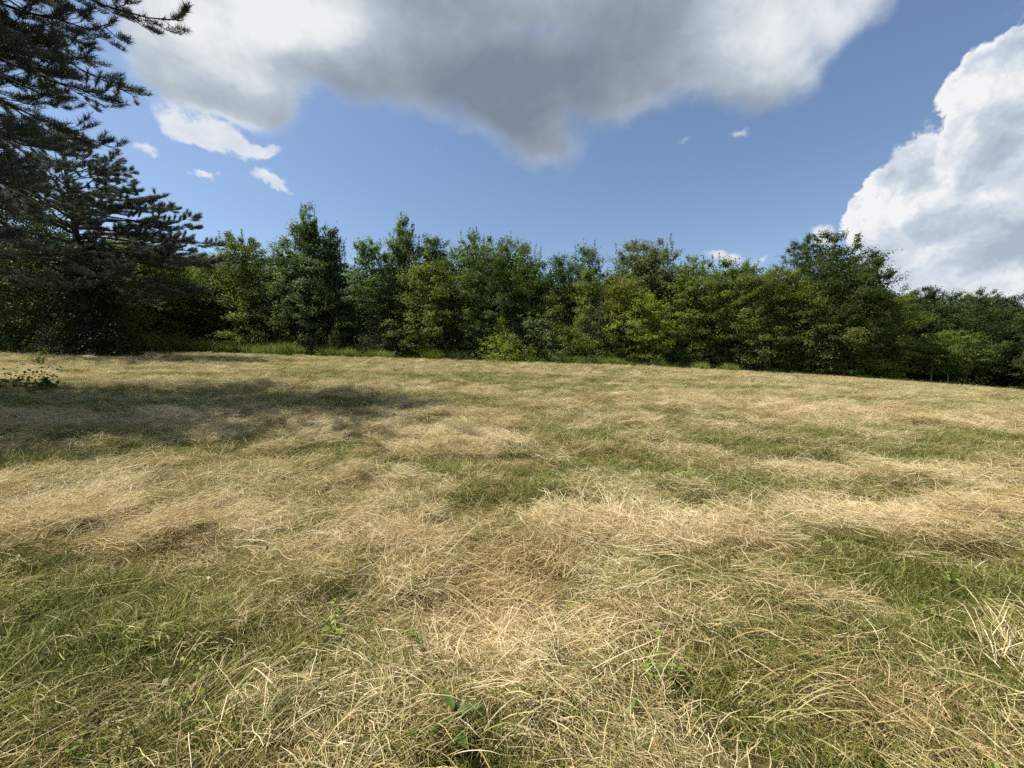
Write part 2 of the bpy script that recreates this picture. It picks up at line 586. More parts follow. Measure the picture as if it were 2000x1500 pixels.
right = spaced(0, 9, 0.075, 900)
gx = np.array([-v for v in right[::-1]] + right[1:])
gy_f = spaced(0, 11, 0.07, 900)
gy_b = spaced(0, 2, 0.12, 600, 1.2)
gy = np.array([-v for v in gy_b[::-1]] + gy_f[1:])
X, Y = np.meshgrid(gx, gy)
xf, yf = X.ravel(), Y.ravel()
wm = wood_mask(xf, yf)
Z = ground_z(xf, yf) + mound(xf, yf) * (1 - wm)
nx_, ny_ = len(gx), len(gy)
ii = (np.arange(ny_ - 1)[:, None] * nx_ + np.arange(nx_ - 1)[None, :]).ravel()
faces = np.stack([ii, ii + 1, ii + nx_ + 1, ii + nx_], -1)
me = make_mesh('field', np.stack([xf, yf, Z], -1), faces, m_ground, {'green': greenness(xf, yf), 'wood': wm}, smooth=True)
tag(link('field', me), 'gently sloping mown hay field', kind='structure')

# ------------------------------------------------------------------ hay and grass
rng = np.random.default_rng(11)


def blades(n, base, heading, pitch, curve, length, width, roll, segs=4, twist=0.0):
    """n ribbons; each bends from its pitch by `curve` over its length"""
    s = np.linspace(0, 1, segs + 1)
    pts = np.zeros((n, segs + 1, 3))
    pts[:, 0] = base
    hd = heading.copy()
    tang = np.zeros((n, segs + 1, 3))
    for i in range(segs + 1):
        p = pitch + curve * s[i]
        h = hd + twist * s[i] * (rng.random(n) - 0.5) * 2 if np.ndim(twist) == 0 else hd + twist * s[i]
        t = np.stack([np.cos(p) * np.cos(h), np.cos(p) * np.sin(h), np.sin(p)], -1)
        tang[:, i] = t
        if i < segs:
            pts[:, i + 1] = pts[:, i] + t * (length / segs)[:, None]
    pts[:, :, 2] = np.maximum(pts[:, :, 2], 0.002)
    side = np.stack([-np.sin(hd), np.cos(hd), np.zeros(n)], -1)[:, None, :]
    up = np.cross(tang, np.broadcast_to(side, tang.shape))
    sv = side * np.cos(roll)[:, None, None] + up * np.sin(roll)[:, None, None]
    taper = np.interp(s, [0, 0.55, 1], [0.85, 1.0, 0.18])
    wv = sv * (width[:, None] * taper[None, :] * 0.5)[:, :, None]
    v = np.stack([pts - wv, pts + wv], 2).reshape(n, -1, 3)
    k = (segs + 1) * 2
    q = np.array([[2 * i, 2 * i + 1, 2 * i + 3, 2 * i + 2] for i in range(segs)])
    f = (np.arange(n)[:, None, None] * k + q[None]).reshape(-1, 4)
    tone_ = np.repeat(rng.random(n), k)
    pick_ = np.repeat(rng.random(n), k)
    return v.reshape(-1, 3), f, tone_, pick_


def disc(n, r):
    a = rng.random(n) * 2 * math.pi
    d = r * np.sqrt(rng.random(n))
    return np.stack([d * np.cos(a), d * np.sin(a), np.zeros(n)], -1)


def U(lo, hi, n):
    return lo + (hi - lo) * rng.random(n)


def clump(kind):
    if kind == 'mat':            # cut straw lying more or less one way
        n = 135
        b = disc(n, 0.22)
        b[:, 2] = U(0.0, 0.05, n)
        return blades(n, b, rng.normal(0, 0.75, n) + math.pi * rng.integers(0, 2, n), U(-0.2, 0.45, n), U(-0.9, 0.2, n), U(0.05, 0.22, n) * U(0.6, 1.4, n),
                      U(0.0018, 0.0036, n), U(-1.3, 1.3, n), 4, 0.7)
    if kind == 'tangle':         # loose stems every way, some arching up
        n = 110
        b = disc(n, 0.2)
        b[:, 2] = U(0.0, 0.05, n)
        return blades(n, b, U(0, 2 * math.pi, n), U(-0.1, 0.9, n), U(-1.8, -0.1, n), U(0.05, 0.20, n), U(0.0017, 0.0034, n), U(-1.5, 1.5, n), 4, 1.0)
    if kind == 'stubble':        # short cut stems standing
        n = 60
        return blades(n, disc(n, 0.17), U(0, 2 * math.pi, n), U(0.7, 1.5, n), U(-0.6, 0.2, n), U(0.03, 0.11, n), U(0.002, 0.004, n), U(-1.5, 1.5, n), 2, 0.2)
    if kind == 'tuft':           # upright green blades
        n = 55
        return blades(n, disc(n, 0.12), U(0, 2 * math.pi, n), U(0.95, 1.5, n), U(-1.3, -0.1, n), U(0.05, 0.17, n), U(0.003, 0.0055, n), U(-1.5, 1.5, n), 4, 0.4)
    if kind == 'combed':         # long grass laid over
        n = 70
        b = disc(n, 0.2)
        b[:, 2] = U(0, 0.04, n)
        return blades(n, b, rng.normal(0, 0.40, n), U(0.10, 0.65, n), U(-1.1, -0.3, n), U(0.10, 0.28, n), U(0.0022, 0.0044, n), U(-1.2, 1.2, n), 5, 0.4)
    if kind == 'stalk':          # single long pale stems lying on top
        n = 3
        b = disc(n, 0.3)
        b[:, 2] = U(0.03, 0.09, n)
        return blades(n, b, U(0, 2 * math.pi, n), U(-0.05, 0.25, n), U(-0.35, 0.1, n), U(0.22, 0.50, n), U(0.0020, 0.0034, n), U(-0.6, 0.6, n), 5, 0.25)
    if kind == 'tall':           # uncut grass and weeds along the wood
        n = 46
        return blades(n, disc(n, 0.30), U(0, 2 * math.pi, n), U(1.0, 1.5, n), U(-1.2, -0.1, n), U(0.35, 1.0, n), U(0.016, 0.034, n), U(-1.5, 1.5, n), 4, 0.5)


def source(name, kinds, mat):
    """collection of clump meshes that the scattering picks from (not part of the scene itself)"""
    c = bpy.data.collections.new(name)
    for i, kd in enumerate(kinds):
        v, f, t, p = clump(kd)
        m = make_mesh('%s_%02d' % (name, i), v, f, mat, {'tone': t, 'pick': p}, smooth=True)
        c.objects.link(bpy.data.objects.new('%s_%02d' % (name, i), m))
    return c


def scatter_tree():
    ng = bpy.data.node_groups.new('scatter', 'GeometryNodeTree')
    ng.interface.new_socket('Geometry', in_out='INPUT', socket_type='NodeSocketGeometry')
    s = ng.interface.new_socket('Clumps', in_out='INPUT', socket_type='NodeSocketCollection')
    ng.interface.new_socket('Geometry', in_out='OUTPUT', socket_type='NodeSocketGeometry')
    gi, go = ng.nodes.new('NodeGroupInput'), ng.nodes.new('NodeGroupOutput')
    ci = ng.nodes.new('GeometryNodeCollectionInfo')
    ci.inputs['Separate Children'].default_value = True
    ci.inputs['Reset Children'].default_value = True
    ip = ng.nodes.new('GeometryNodeInstanceOnPoints')
    ip.inputs['Pick Instance'].default_value = True

    def named(nm, dt):
        a = ng.nodes.new('GeometryNodeInputNamedAttribute')
        a.data_type = dt
        a.inputs['Name'].default_value = nm
        return a.outputs[0]
    L = ng.links.new
    L(gi.outputs['Geometry'], ip.inputs['Points'])
    L(gi.outputs['Clumps'], ci.inputs['Collection'])
    L(ci.outputs[0], ip.inputs['Instance'])
    L(named('which', 'INT'), ip.inputs['Instance Index'])
    L(named('rot', 'FLOAT_VECTOR'), ip.inputs['Rotation'])
    L(named('size', 'FLOAT_VECTOR'), ip.inputs['Scale'])
    L(ip.outputs[0], go.inputs[0])
    return ng, s.identifier


SC, SC_ID = scatter_tree()


def scatter(name, label, coll, P, which, rot, size, green, shade):
    n = len(P)
    me = bpy.data.meshes.new(name)
    me.vertices.add(n)
    me.vertices.foreach_set('co', np.asarray(P, np.float32).ravel())
    for nm, typ, key, val in [('which', 'INT', 'value', np.asarray(which, np.int32)), ('rot', 'FLOAT_VECTOR', 'vector', np.asarray(rot, np.float32).ravel()),
                              ('size', 'FLOAT_VECTOR', 'vector', np.asarray(size, np.float32).ravel()), ('green', 'FLOAT', 'value', np.asarray(green, np.float32)),
                              ('shade', 'FLOAT', 'value', np.asarray(shade, np.float32))]:
        a = me.attributes.new(nm, typ, 'POINT')
        a.data.foreach_set(key, val)
    o = link(name, me)
    md = o.modifiers.new('scatter', 'NODES')
    md.node_group = SC
    md[SC_ID] = coll
    tag(o, label, kind='stuff')
    return o


def field_points(per_m2_at, dmax=60.0, margin=2.5):
    """random points on the field seen from the camera's side, thinning with distance"""
    out = []
    bands = [-1.2, 1.0, 2.2, 3.5, 5, 7, 10, 14, 20, 28, 38, dmax]
    for a, b in zip(bands[:-1], bands[1:]):
        wdt = 1.36 * max(b, 1.0) + margin
        n = int((b - a) * 2 * wdt * per_m2_at(max((a + b) / 2, 0.8)))
        x = U(-wdt, wdt, n)
        y = U(a, b, n)
        out.append(np.stack([x, y], -1))
    p = np.concatenate(out)
    p = p[np.abs(p[:, 0]) < 1.36 * np.maximum(p[:, 1], 0) + margin]
    return p


def heading_field(x, y):
    return 0.10 + 0.70 * np.exp(-np.maximum(y, 0) / 2.0) + 3.6 * (fbm(x * 0.55, y * 0.8, 201, 3) - 0.5)


HAY_KINDS = ['mat', 'mat', 'mat', 'tangle', 'tangle', 'tangle', 'combed', 'combed', 'stubble', 'stubble', 'stalk', 'stalk', 'stalk']
hay_src = source('hay_clump', HAY_KINDS, m_hay)
p = field_points(lambda d: np.interp(d, [0.8, 2, 4, 8, 16, 30, 50], [230, 220, 160, 85, 38, 16, 9]))
x, y = p[:, 0], p[:, 1]
inside = wood_mask(x, y) < 0.4
x, y = x[inside], y[inside]
gr = greenness(x, y)
mo = mound(x, y)
n = len(x)
r = rng.random(n)
heap = sstep(mo, 0.02, 0.11) * (1 - gr)
wh = np.empty(n, int)
kind_r = rng.random(n)
laid = 0.8 * sstep(fbm(x * 0.9, y * 1.6, 411, 3), 0.52, 0.68) + 0.55 * np.exp(-np.maximum(y, 0) / 1.6)
pm, pt, pc, ps = 0.34 + 0.2 * heap, 0.30 + 0.2 * heap, 0.02 + 0.40 * laid * (1 - 0.7 * heap), 0.40 * (1 - heap)
tot = pm + pt + pc + ps + 0.03
q = kind_r * tot
wh = np.where(q < pm, rng.integers(0, 3, n), np.where(q < pm + pt, rng.integers(3, 6, n), np.where(q < pm + pt + pc, rng.integers(6, 8, n),
     np.where(q < pm + pt + pc + ps, rng.integers(8, 10, n), rng.integers(10, 13, n)))))
dist = np.hypot(x, y)
keep = (wh < 8) | (wh > 9) | (dist < 25)
bare = sstep(fbm(x * 1.7, y * 2.6, 431, 3), 0.60, 0.70) * (1 - heap) * np.interp(dist, [0, 12, 25], [1, 0.8, 0.3])     # thin places where the thatch shows
keep &= (rng.random(n) > 0.75 * bare) & (rng.random(n) < 0.50 + 0.50 * (1 - gr))
rz = heading_field(x, y) + rng.normal(0, 1, n) * np.where((wh == 6) | (wh == 7), 0.65, 1.1)
rot = np.stack([rng.normal(0, 0.16, n), rng.normal(0, 0.16, n), rz], -1)
sz = U(0.75, 1.25, n) * np.interp(dist, [0, 3, 10, 25, 50], [0.85, 0.95, 1.2, 1.6, 2.2])
size = np.stack([sz, sz, sz * np.interp(dist, [0, 10, 50], [1.0, 0.95, 0.75])], -1)
z = ground_z(x, y) + mo + U(-0.015, 0.02, n) * (1 + heap)
odds = np.clip(np.where((wh == 8) | (wh == 9), 0.25 + 0.6 * gr, 0.95 * gr - 0.02) + rng.normal(0, 0.12, n), 0, 1)
shade = np.clip(0.5 + 1.1 * (fbm(x * 1.7, y * 4.0, 301, 3) - 0.5) + 0.14 * heap + rng.normal(0, 0.20, n), 0, 1)
scatter('cut_hay', 'cut hay lying loose across the mown field', hay_src, np.stack([x, y, z], -1)[keep], wh[keep], rot[keep], size[keep], odds[keep], shade[keep])

grass_src = source('grass_clump', ['tuft', 'tuft', 'tuft', 'tuft', 'combed', 'combed'], m_hay)
p = field_points(lambda d: np.interp(d, [0.8, 2, 4, 8, 16, 30, 50], [260, 240, 150, 75, 34, 14, 8]))
x, y = p[:, 0], p[:, 1]
gr = greenness(x, y)
up_ = sstep(gr, 0.30, 0.85)
ok = (wood_mask(x, y) < 0.5) & (rng.random(len(x)) < 0.22 + 0.78 * up_)
x, y, gr, up_ = x[ok], y[ok], gr[ok], up_[ok]
n = len(x)
dist = np.hypot(x, y)
wh = np.where(rng.random(n) < 0.92, rng.integers(0, 4, n), rng.integers(4, 6, n))
rot = np.stack([rng.normal(0, 0.15, n), rng.normal(0, 0.15, n), np.where(wh < 4, U(0, 6.28, n), heading_field(x, y) + rng.normal(0, 0.8, n))], -1)
sz = U(0.5, 1.2, n) * (0.42 + 0.62 * up_) * np.interp(dist, [0, 3, 10, 25, 50], [0.95, 1.0, 1.2, 1.5, 2.2])
size = np.stack([sz, sz, sz * np.interp(dist, [0, 10, 50], [1.0, 0.95, 0.7])], -1)
z = ground_z(x, y) + mound(x, y) - 0.01
odds = np.clip(0.60 + 0.36 * up_ + rng.normal(0, 0.10, n), 0, 1)
shade = np.clip(0.47 + 1.1 * (fbm(x * 1.6, y * 3.2, 331, 3) - 0.5) + rng.normal(0, 0.18, n), 0, 1)
scatter('green_grass', 'green grass growing up through the cut hay', grass_src, np.stack([x, y, z], -1), wh, rot, size, odds, shade)

tall_src = source('tall_grass_clump', ['tall'] * 5, m_tall)
n = 17000
u = U(-1.9, 1.75, n)
yy = edge_y(u) + U(-2.6, 0.4, n) + 3.2 * (fbm(u * 22, u * 0, 5, 3) - 0.5)
xx = u * yy
dens = fbm(u * 30, yy * 0.2, 15, 3)
hgt = np.interp(u, [-1.2, -0.9, -0.6, 0.0, 0.3, 0.8, 1.3], [1.0, 1.8, 1.35, 1.35, 1.0, 0.7, 0.55])
ok = rng.random(n) < sstep(dens, 0.32, 0.62) + 0.10
u, xx, yy, dens, hgt = u[ok], xx[ok], yy[ok], dens[ok], hgt[ok]
n = len(u)
sz = U(0.45, 1.2, n) * hgt * (0.35 + 1.25 * dens)
scatter('tall_grass', 'uncut tall grass and weeds along the foot of the wood', tall_src, np.stack([xx, yy, ground_z(xx, yy) - 0.02], -1), rng.integers(0, 5, n),
        np.stack([rng.normal(0, 0.1, n), rng.normal(0, 0.1, n), U(0, 6.28, n)], -1), np.stack([sz, sz, sz], -1), np.ones(n), U(0, 1, n))


# ------------------------------------------------------------------ trees
def leaf_quads(C, Nrm, size, rg):
    """pointed leaf quads at C (n,3) facing Nrm (n,3)"""
    n = len(C)
    Nrm = Nrm / (np.linalg.norm(Nrm, axis=1)[:, None] + 1e-9)
    t = rg.normal(size=(n, 3))
    t -= Nrm * np.sum(t * Nrm, 1)[:, None]
    t /= np.linalg.norm(t, axis=1)[:, None] + 1e-9
    b = np.cross(Nrm, t)
    s = size[:, None]
    fold = Nrm * s * 0.14
    v = np.stack([C - t * s * 0.5, C + b * s * 0.32 + fold - t * s * 0.05, C + t * s * 0.5, C - b * s * 0.32 + fold - t * s * 0.05], 1).reshape(-1, 3)
    f = np.arange(n * 4).reshape(n, 4)
    return v, f


PROFILE = {
    'round': lambda t: np.where(t > 0.42, np.sqrt(np.clip(1 - ((t - 0.42) / 0.58) ** 2.3, 0, 1)), 0.72 + 0.28 * (t / 0.42)),
    'oval': lambda t: np.where(t > 0.45, np.clip(1 - ((t - 0.45) / 0.55) ** 2.2, 0, 1) ** 0.62, 0.78 + 0.22 * (t / 0.45)),
    'cone': lambda t: np.clip(1 - t, 0, 1) ** 0.85 * 0.97 + 0.03,
    'spire': lambda t: np.where(t > 0.30, np.clip(1 - ((t - 0.30) / 0.70) ** 1.35, 0, 1) ** 0.85, 0.8 + 0.2 * (t / 0.30)) + 0.02,
    'column': lambda t: np.where(t > 0.6, np.clip(1 - ((t - 0.6) / 0.4) ** 1.6, 0, 1) ** 0.8, 0.8 + 0.2 * t / 0.6),
    'dome': lambda t: np.sqrt(np.clip(1 - t ** 2.0, 0, 1)),
    'vase': lambda t: np.where(t > 0.7, np.sqrt(np.clip(1 - ((t - 0.7) / 0.3) ** 2, 0, 1)), 0.45 + 0.55 * t / 0.7),
}


def crown_leaves(rg, H, R, base, shape, leaf, dens, flat=0.55, lobes=0.30, shoots=0, gap=1.0, inner=0.22, cl=0.95, lean=(0.0, 0.0)):
    """leaf positions, normals, sizes, tones; also bough centres for the limbs"""
    prof = PROFILE[shape]
    hc = H * (1 - base)
    area = R * hc * 4.2
    rc = cl
    ncl = int(area / (rc * rc * 1.5) * 1.15 * gap) + 12
    t = rg.random(ncl * 3)
    keep = rg.random(ncl * 3) < (prof(t) + 0.12) / 1.12
    t = t[keep][:ncl]
    ncl = len(t)
    phi = rg.random(ncl) * 2 * math.pi
    ph0 = rg.random(6) * 6.28
    lob = 1 + lobes * (0.5 * np.sin(2 * phi + ph0[0] + 5 * t) + 0.5 * np.sin(3 * phi + ph0[1] - 9 * t) + 0.6 * np.sin(5 * phi + ph0[2] + 14 * t)) * 0.8
    rho = np.where(rg.random(ncl) < inner, np.sqrt(rg.random(ncl)) * 0.7, 0.74 + 0.32 * rg.random(ncl))
    rad = R * prof(t) * lob * rho
    cz = H * base + hc * t * (0.98) + rg.normal(0, 0.15, ncl)
    cz = np.maximum(cz, 0.25)
    bend = (cz / H) ** 1.5
    C = np.stack([rad * np.cos(phi) + lean[0] * bend, rad * np.sin(phi) + lean[1] * bend, cz], -1)
    per = max(8, int(dens * area / ncl))
    k = rg.normal(size=(ncl, per, 3)) * 0.43
    scl = rc * (0.55 + 0.8 * rg.random(ncl)) * np.where(t > 0.85, 0.75, 1.0)
    out = np.stack([np.cos(phi), np.sin(phi), np.zeros(ncl)], -1)
    side = np.stack([-np.sin(phi), np.cos(phi), np.zeros(ncl)], -1)
    rise = np.interp(t, [0, 0.5, 0.85, 1], [-0.30, -0.05, 0.5, 1.1]) + rg.normal(0, 0.2, ncl)      # boughs droop low down, rise at the top
    ax1 = out * np.cos(rise)[:, None] + np.array([0, 0, 1.0]) * np.sin(rise)[:, None]
    ax3 = np.cross(ax1, side)
    ax3 = np.where(ax3[:, 2:3] < 0, -ax3, ax3)
    P = C[:, None, :] + scl[:, None, None] * (k[:, :, 0:1] * 1.15 * ax1[:, None] + k[:, :, 1:2] * side[:, None] + k[:, :, 2:3] * flat * ax3[:, None])
    off = P - C[:, None, :] + np.array([0, 0, 0.15])
    off /= np.linalg.norm(off, axis=2)[:, :, None] + 1e-6
    Nn = off * 0.75 + ax3[:, None, :] * 0.45 + out[:, None, :] * 0.30 + rg.normal(size=P.shape) * 0.42
    ctone = rg.normal(0, 0.13, ncl)
    T = np.clip(0.5 + ctone[:, None] + rg.normal(0, 0.17, (ncl, per)), 0, 1)
    S = leaf * (0.65 + 0.7 * rg.random((ncl, per)))
    P, Nn, T, S = P.reshape(-1, 3), Nn.reshape(-1, 3), T.ravel(), S.ravel()
    tips = C
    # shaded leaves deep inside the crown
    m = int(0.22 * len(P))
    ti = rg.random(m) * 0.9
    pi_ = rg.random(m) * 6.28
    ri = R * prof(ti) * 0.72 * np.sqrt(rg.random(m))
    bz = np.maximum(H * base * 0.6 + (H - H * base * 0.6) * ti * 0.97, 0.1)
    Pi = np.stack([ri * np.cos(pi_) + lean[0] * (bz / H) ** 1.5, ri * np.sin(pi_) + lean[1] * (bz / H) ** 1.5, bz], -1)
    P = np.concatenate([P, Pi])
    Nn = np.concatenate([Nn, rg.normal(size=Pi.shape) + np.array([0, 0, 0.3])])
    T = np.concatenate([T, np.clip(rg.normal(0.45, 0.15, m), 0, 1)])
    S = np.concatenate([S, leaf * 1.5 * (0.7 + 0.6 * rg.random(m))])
    if shoots:
        sp, sn = [], []
        for i in range(int(shoots * 1.7)):
            a = rg.random() * 6.28
            rr = R * 0.75 * math.sqrt(rg.random())
            tt = 0.70 + 0.28 * rg.random()
            rr = min(rr, R * float(prof(np.array(tt))))
            L = H * (0.035 + 0.075 * rg.random())
            m = int(40 * L / 1.2)
            q = rg.random(m) ** 0.8
            bx = np.stack([rr * math.cos(a) + lean[0] + rg.normal(0, 0.13, m) * (1.25 - q) + q * 0.25 * math.cos(a), rr * math.sin(a) + lean[1] + rg.normal(0, 0.13, m) * (1.25 - q) + q * 0.25 * math.sin(a),
                           H * base + hc * tt - 0.7 + q * (L + 0.3)], -1)
            sp.append(bx)
        sp = np.concatenate(sp)
        P = np.concatenate([P, sp])
        Nn = np.concatenate([Nn, rg.normal(size=sp.shape) + np.array([0, 0, 0.4])])
        T = np.concatenate([T, np.clip(rg.normal(0.5, 0.18, len(sp)), 0, 1)])
        S = np.concatenate([S, leaf * (0.6 + 0.5 * rg.random(len(sp)))])
    P[:, 2] = np.maximum(P[:, 2], 0.05)
    return P, Nn, S, T, tips


def trunk_limbs(rg, H, R, r0, tips, nl, top=0.9, lean=(0.0, 0.0), stems=1):
    B = Batch()
    for s in range(stems):
        k = 9
        z = np.linspace(-0.25, H * top * (1 - 0.15 * s), k)
        off = (0.35 * s * math.cos(2.2 * s), 0.35 * s * math.sin(2.2 * s))
        w = np.clip(z / H, 0, 1) ** 1.5
        pts = np.stack([off[0] + lean[0] * w + rg.normal(0, 0.05, k).cumsum() * 0.6, off[1] + lean[1] * w + rg.normal(0, 0.05, k).cumsum() * 0.6, z], -1)
        rad = r0 * np.interp(z / H, [-0.05, 0.03, 0.12, 1.0], [1.5, 1.15, 0.95, 0.12])
        B.add(*tube(pts, rad, 8))
        if s == 0:
            main = pts
    if nl and len(tips):
        for i in rg.choice(len(tips), min(nl, len(tips)), replace=False):
            e = tips[i]
            zs = max(0.12 * H, e[2] - 0.35 * math.hypot(e[0], e[1]) - 0.3)
            zs = min(zs, H * top * 0.95)
            st = np.array([np.interp(zs, main[:, 2], main[:, 0]), np.interp(zs, main[:, 2], main[:, 1]), zs])
            mid = (st + e) / 2 + np.array([0, 0, 0.12 * np.linalg.norm(e - st)])
            tt = np.linspace(0, 1, 5)[:, None]
            pts = (1 - tt) ** 2 * st + 2 * tt * (1 - tt) * mid + tt ** 2 * e
            rr = r0 * 0.42 * (1 - 0.75 * zs / H)
            B.add(*tube(pts, np.linspace(rr, rr * 0.2, 5), 5))
    return B


COLORS = {
    'dark': (0.056, 0.084, 0.024), 'deep': (0.034, 0.052, 0.022), 'black': (0.020, 0.031, 0.014), 'mid': (0.092, 0.132, 0.032), 'olive': (0.118, 0.154, 0.034),  # black holds shade in the leaf colour; deep too, on the left trees
    'yellow': (0.150, 0.182, 0.036), 'bright': (0.185, 0.238, 0.038), 'blue': (0.098, 0.142, 0.062), 'grey': (0.128, 0.155, 0.068), 'russet': (0.116, 0.134, 0.036),
}


def tree(name, label, cat, px, ytop, hw, depth, shape, colour, seed, base=0.05, leaf=0.20, dens=98, trunk=0.13, limbs=26, bark_mat=None, group=None, stems=1, lean=(0, 0), xy=None, H=None, R=None, **kw):
    rg = np.random.default_rng(seed)
    x, y = at(px, depth) if xy is None else xy
    z0 = float(ground_z(x, y))
    H = H or height_at(ytop, depth) - z0
    R = R or hw / F * depth
    t = empty(name, (x, y, z0), 0.0)
    tag(t, label, cat, group)
    P, Nn, S, T, tips = crown_leaves(rg, H, R, base, shape, leaf, dens, lean=lean, **kw)
    v, f = leaf_quads(P, Nn, S, rg)
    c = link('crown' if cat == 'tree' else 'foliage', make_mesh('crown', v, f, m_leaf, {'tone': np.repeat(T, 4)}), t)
    j = 1 + 0.10 * (rg.random(3) - 0.5)
    cc = COLORS[colour]
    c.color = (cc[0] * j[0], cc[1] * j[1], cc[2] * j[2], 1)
    B = trunk_limbs(rg, H, R, trunk, tips, limbs, 0.86 if shape != 'dome' else 0.6, lean, stems)
    link('trunk' if cat == 'tree' else 'stem', B.mesh('trunk', bark_mat or m_bark, True), t)
    return t


def ed(px, off=0.0):
    return float(edge_y((px - 1000) / F)) + off


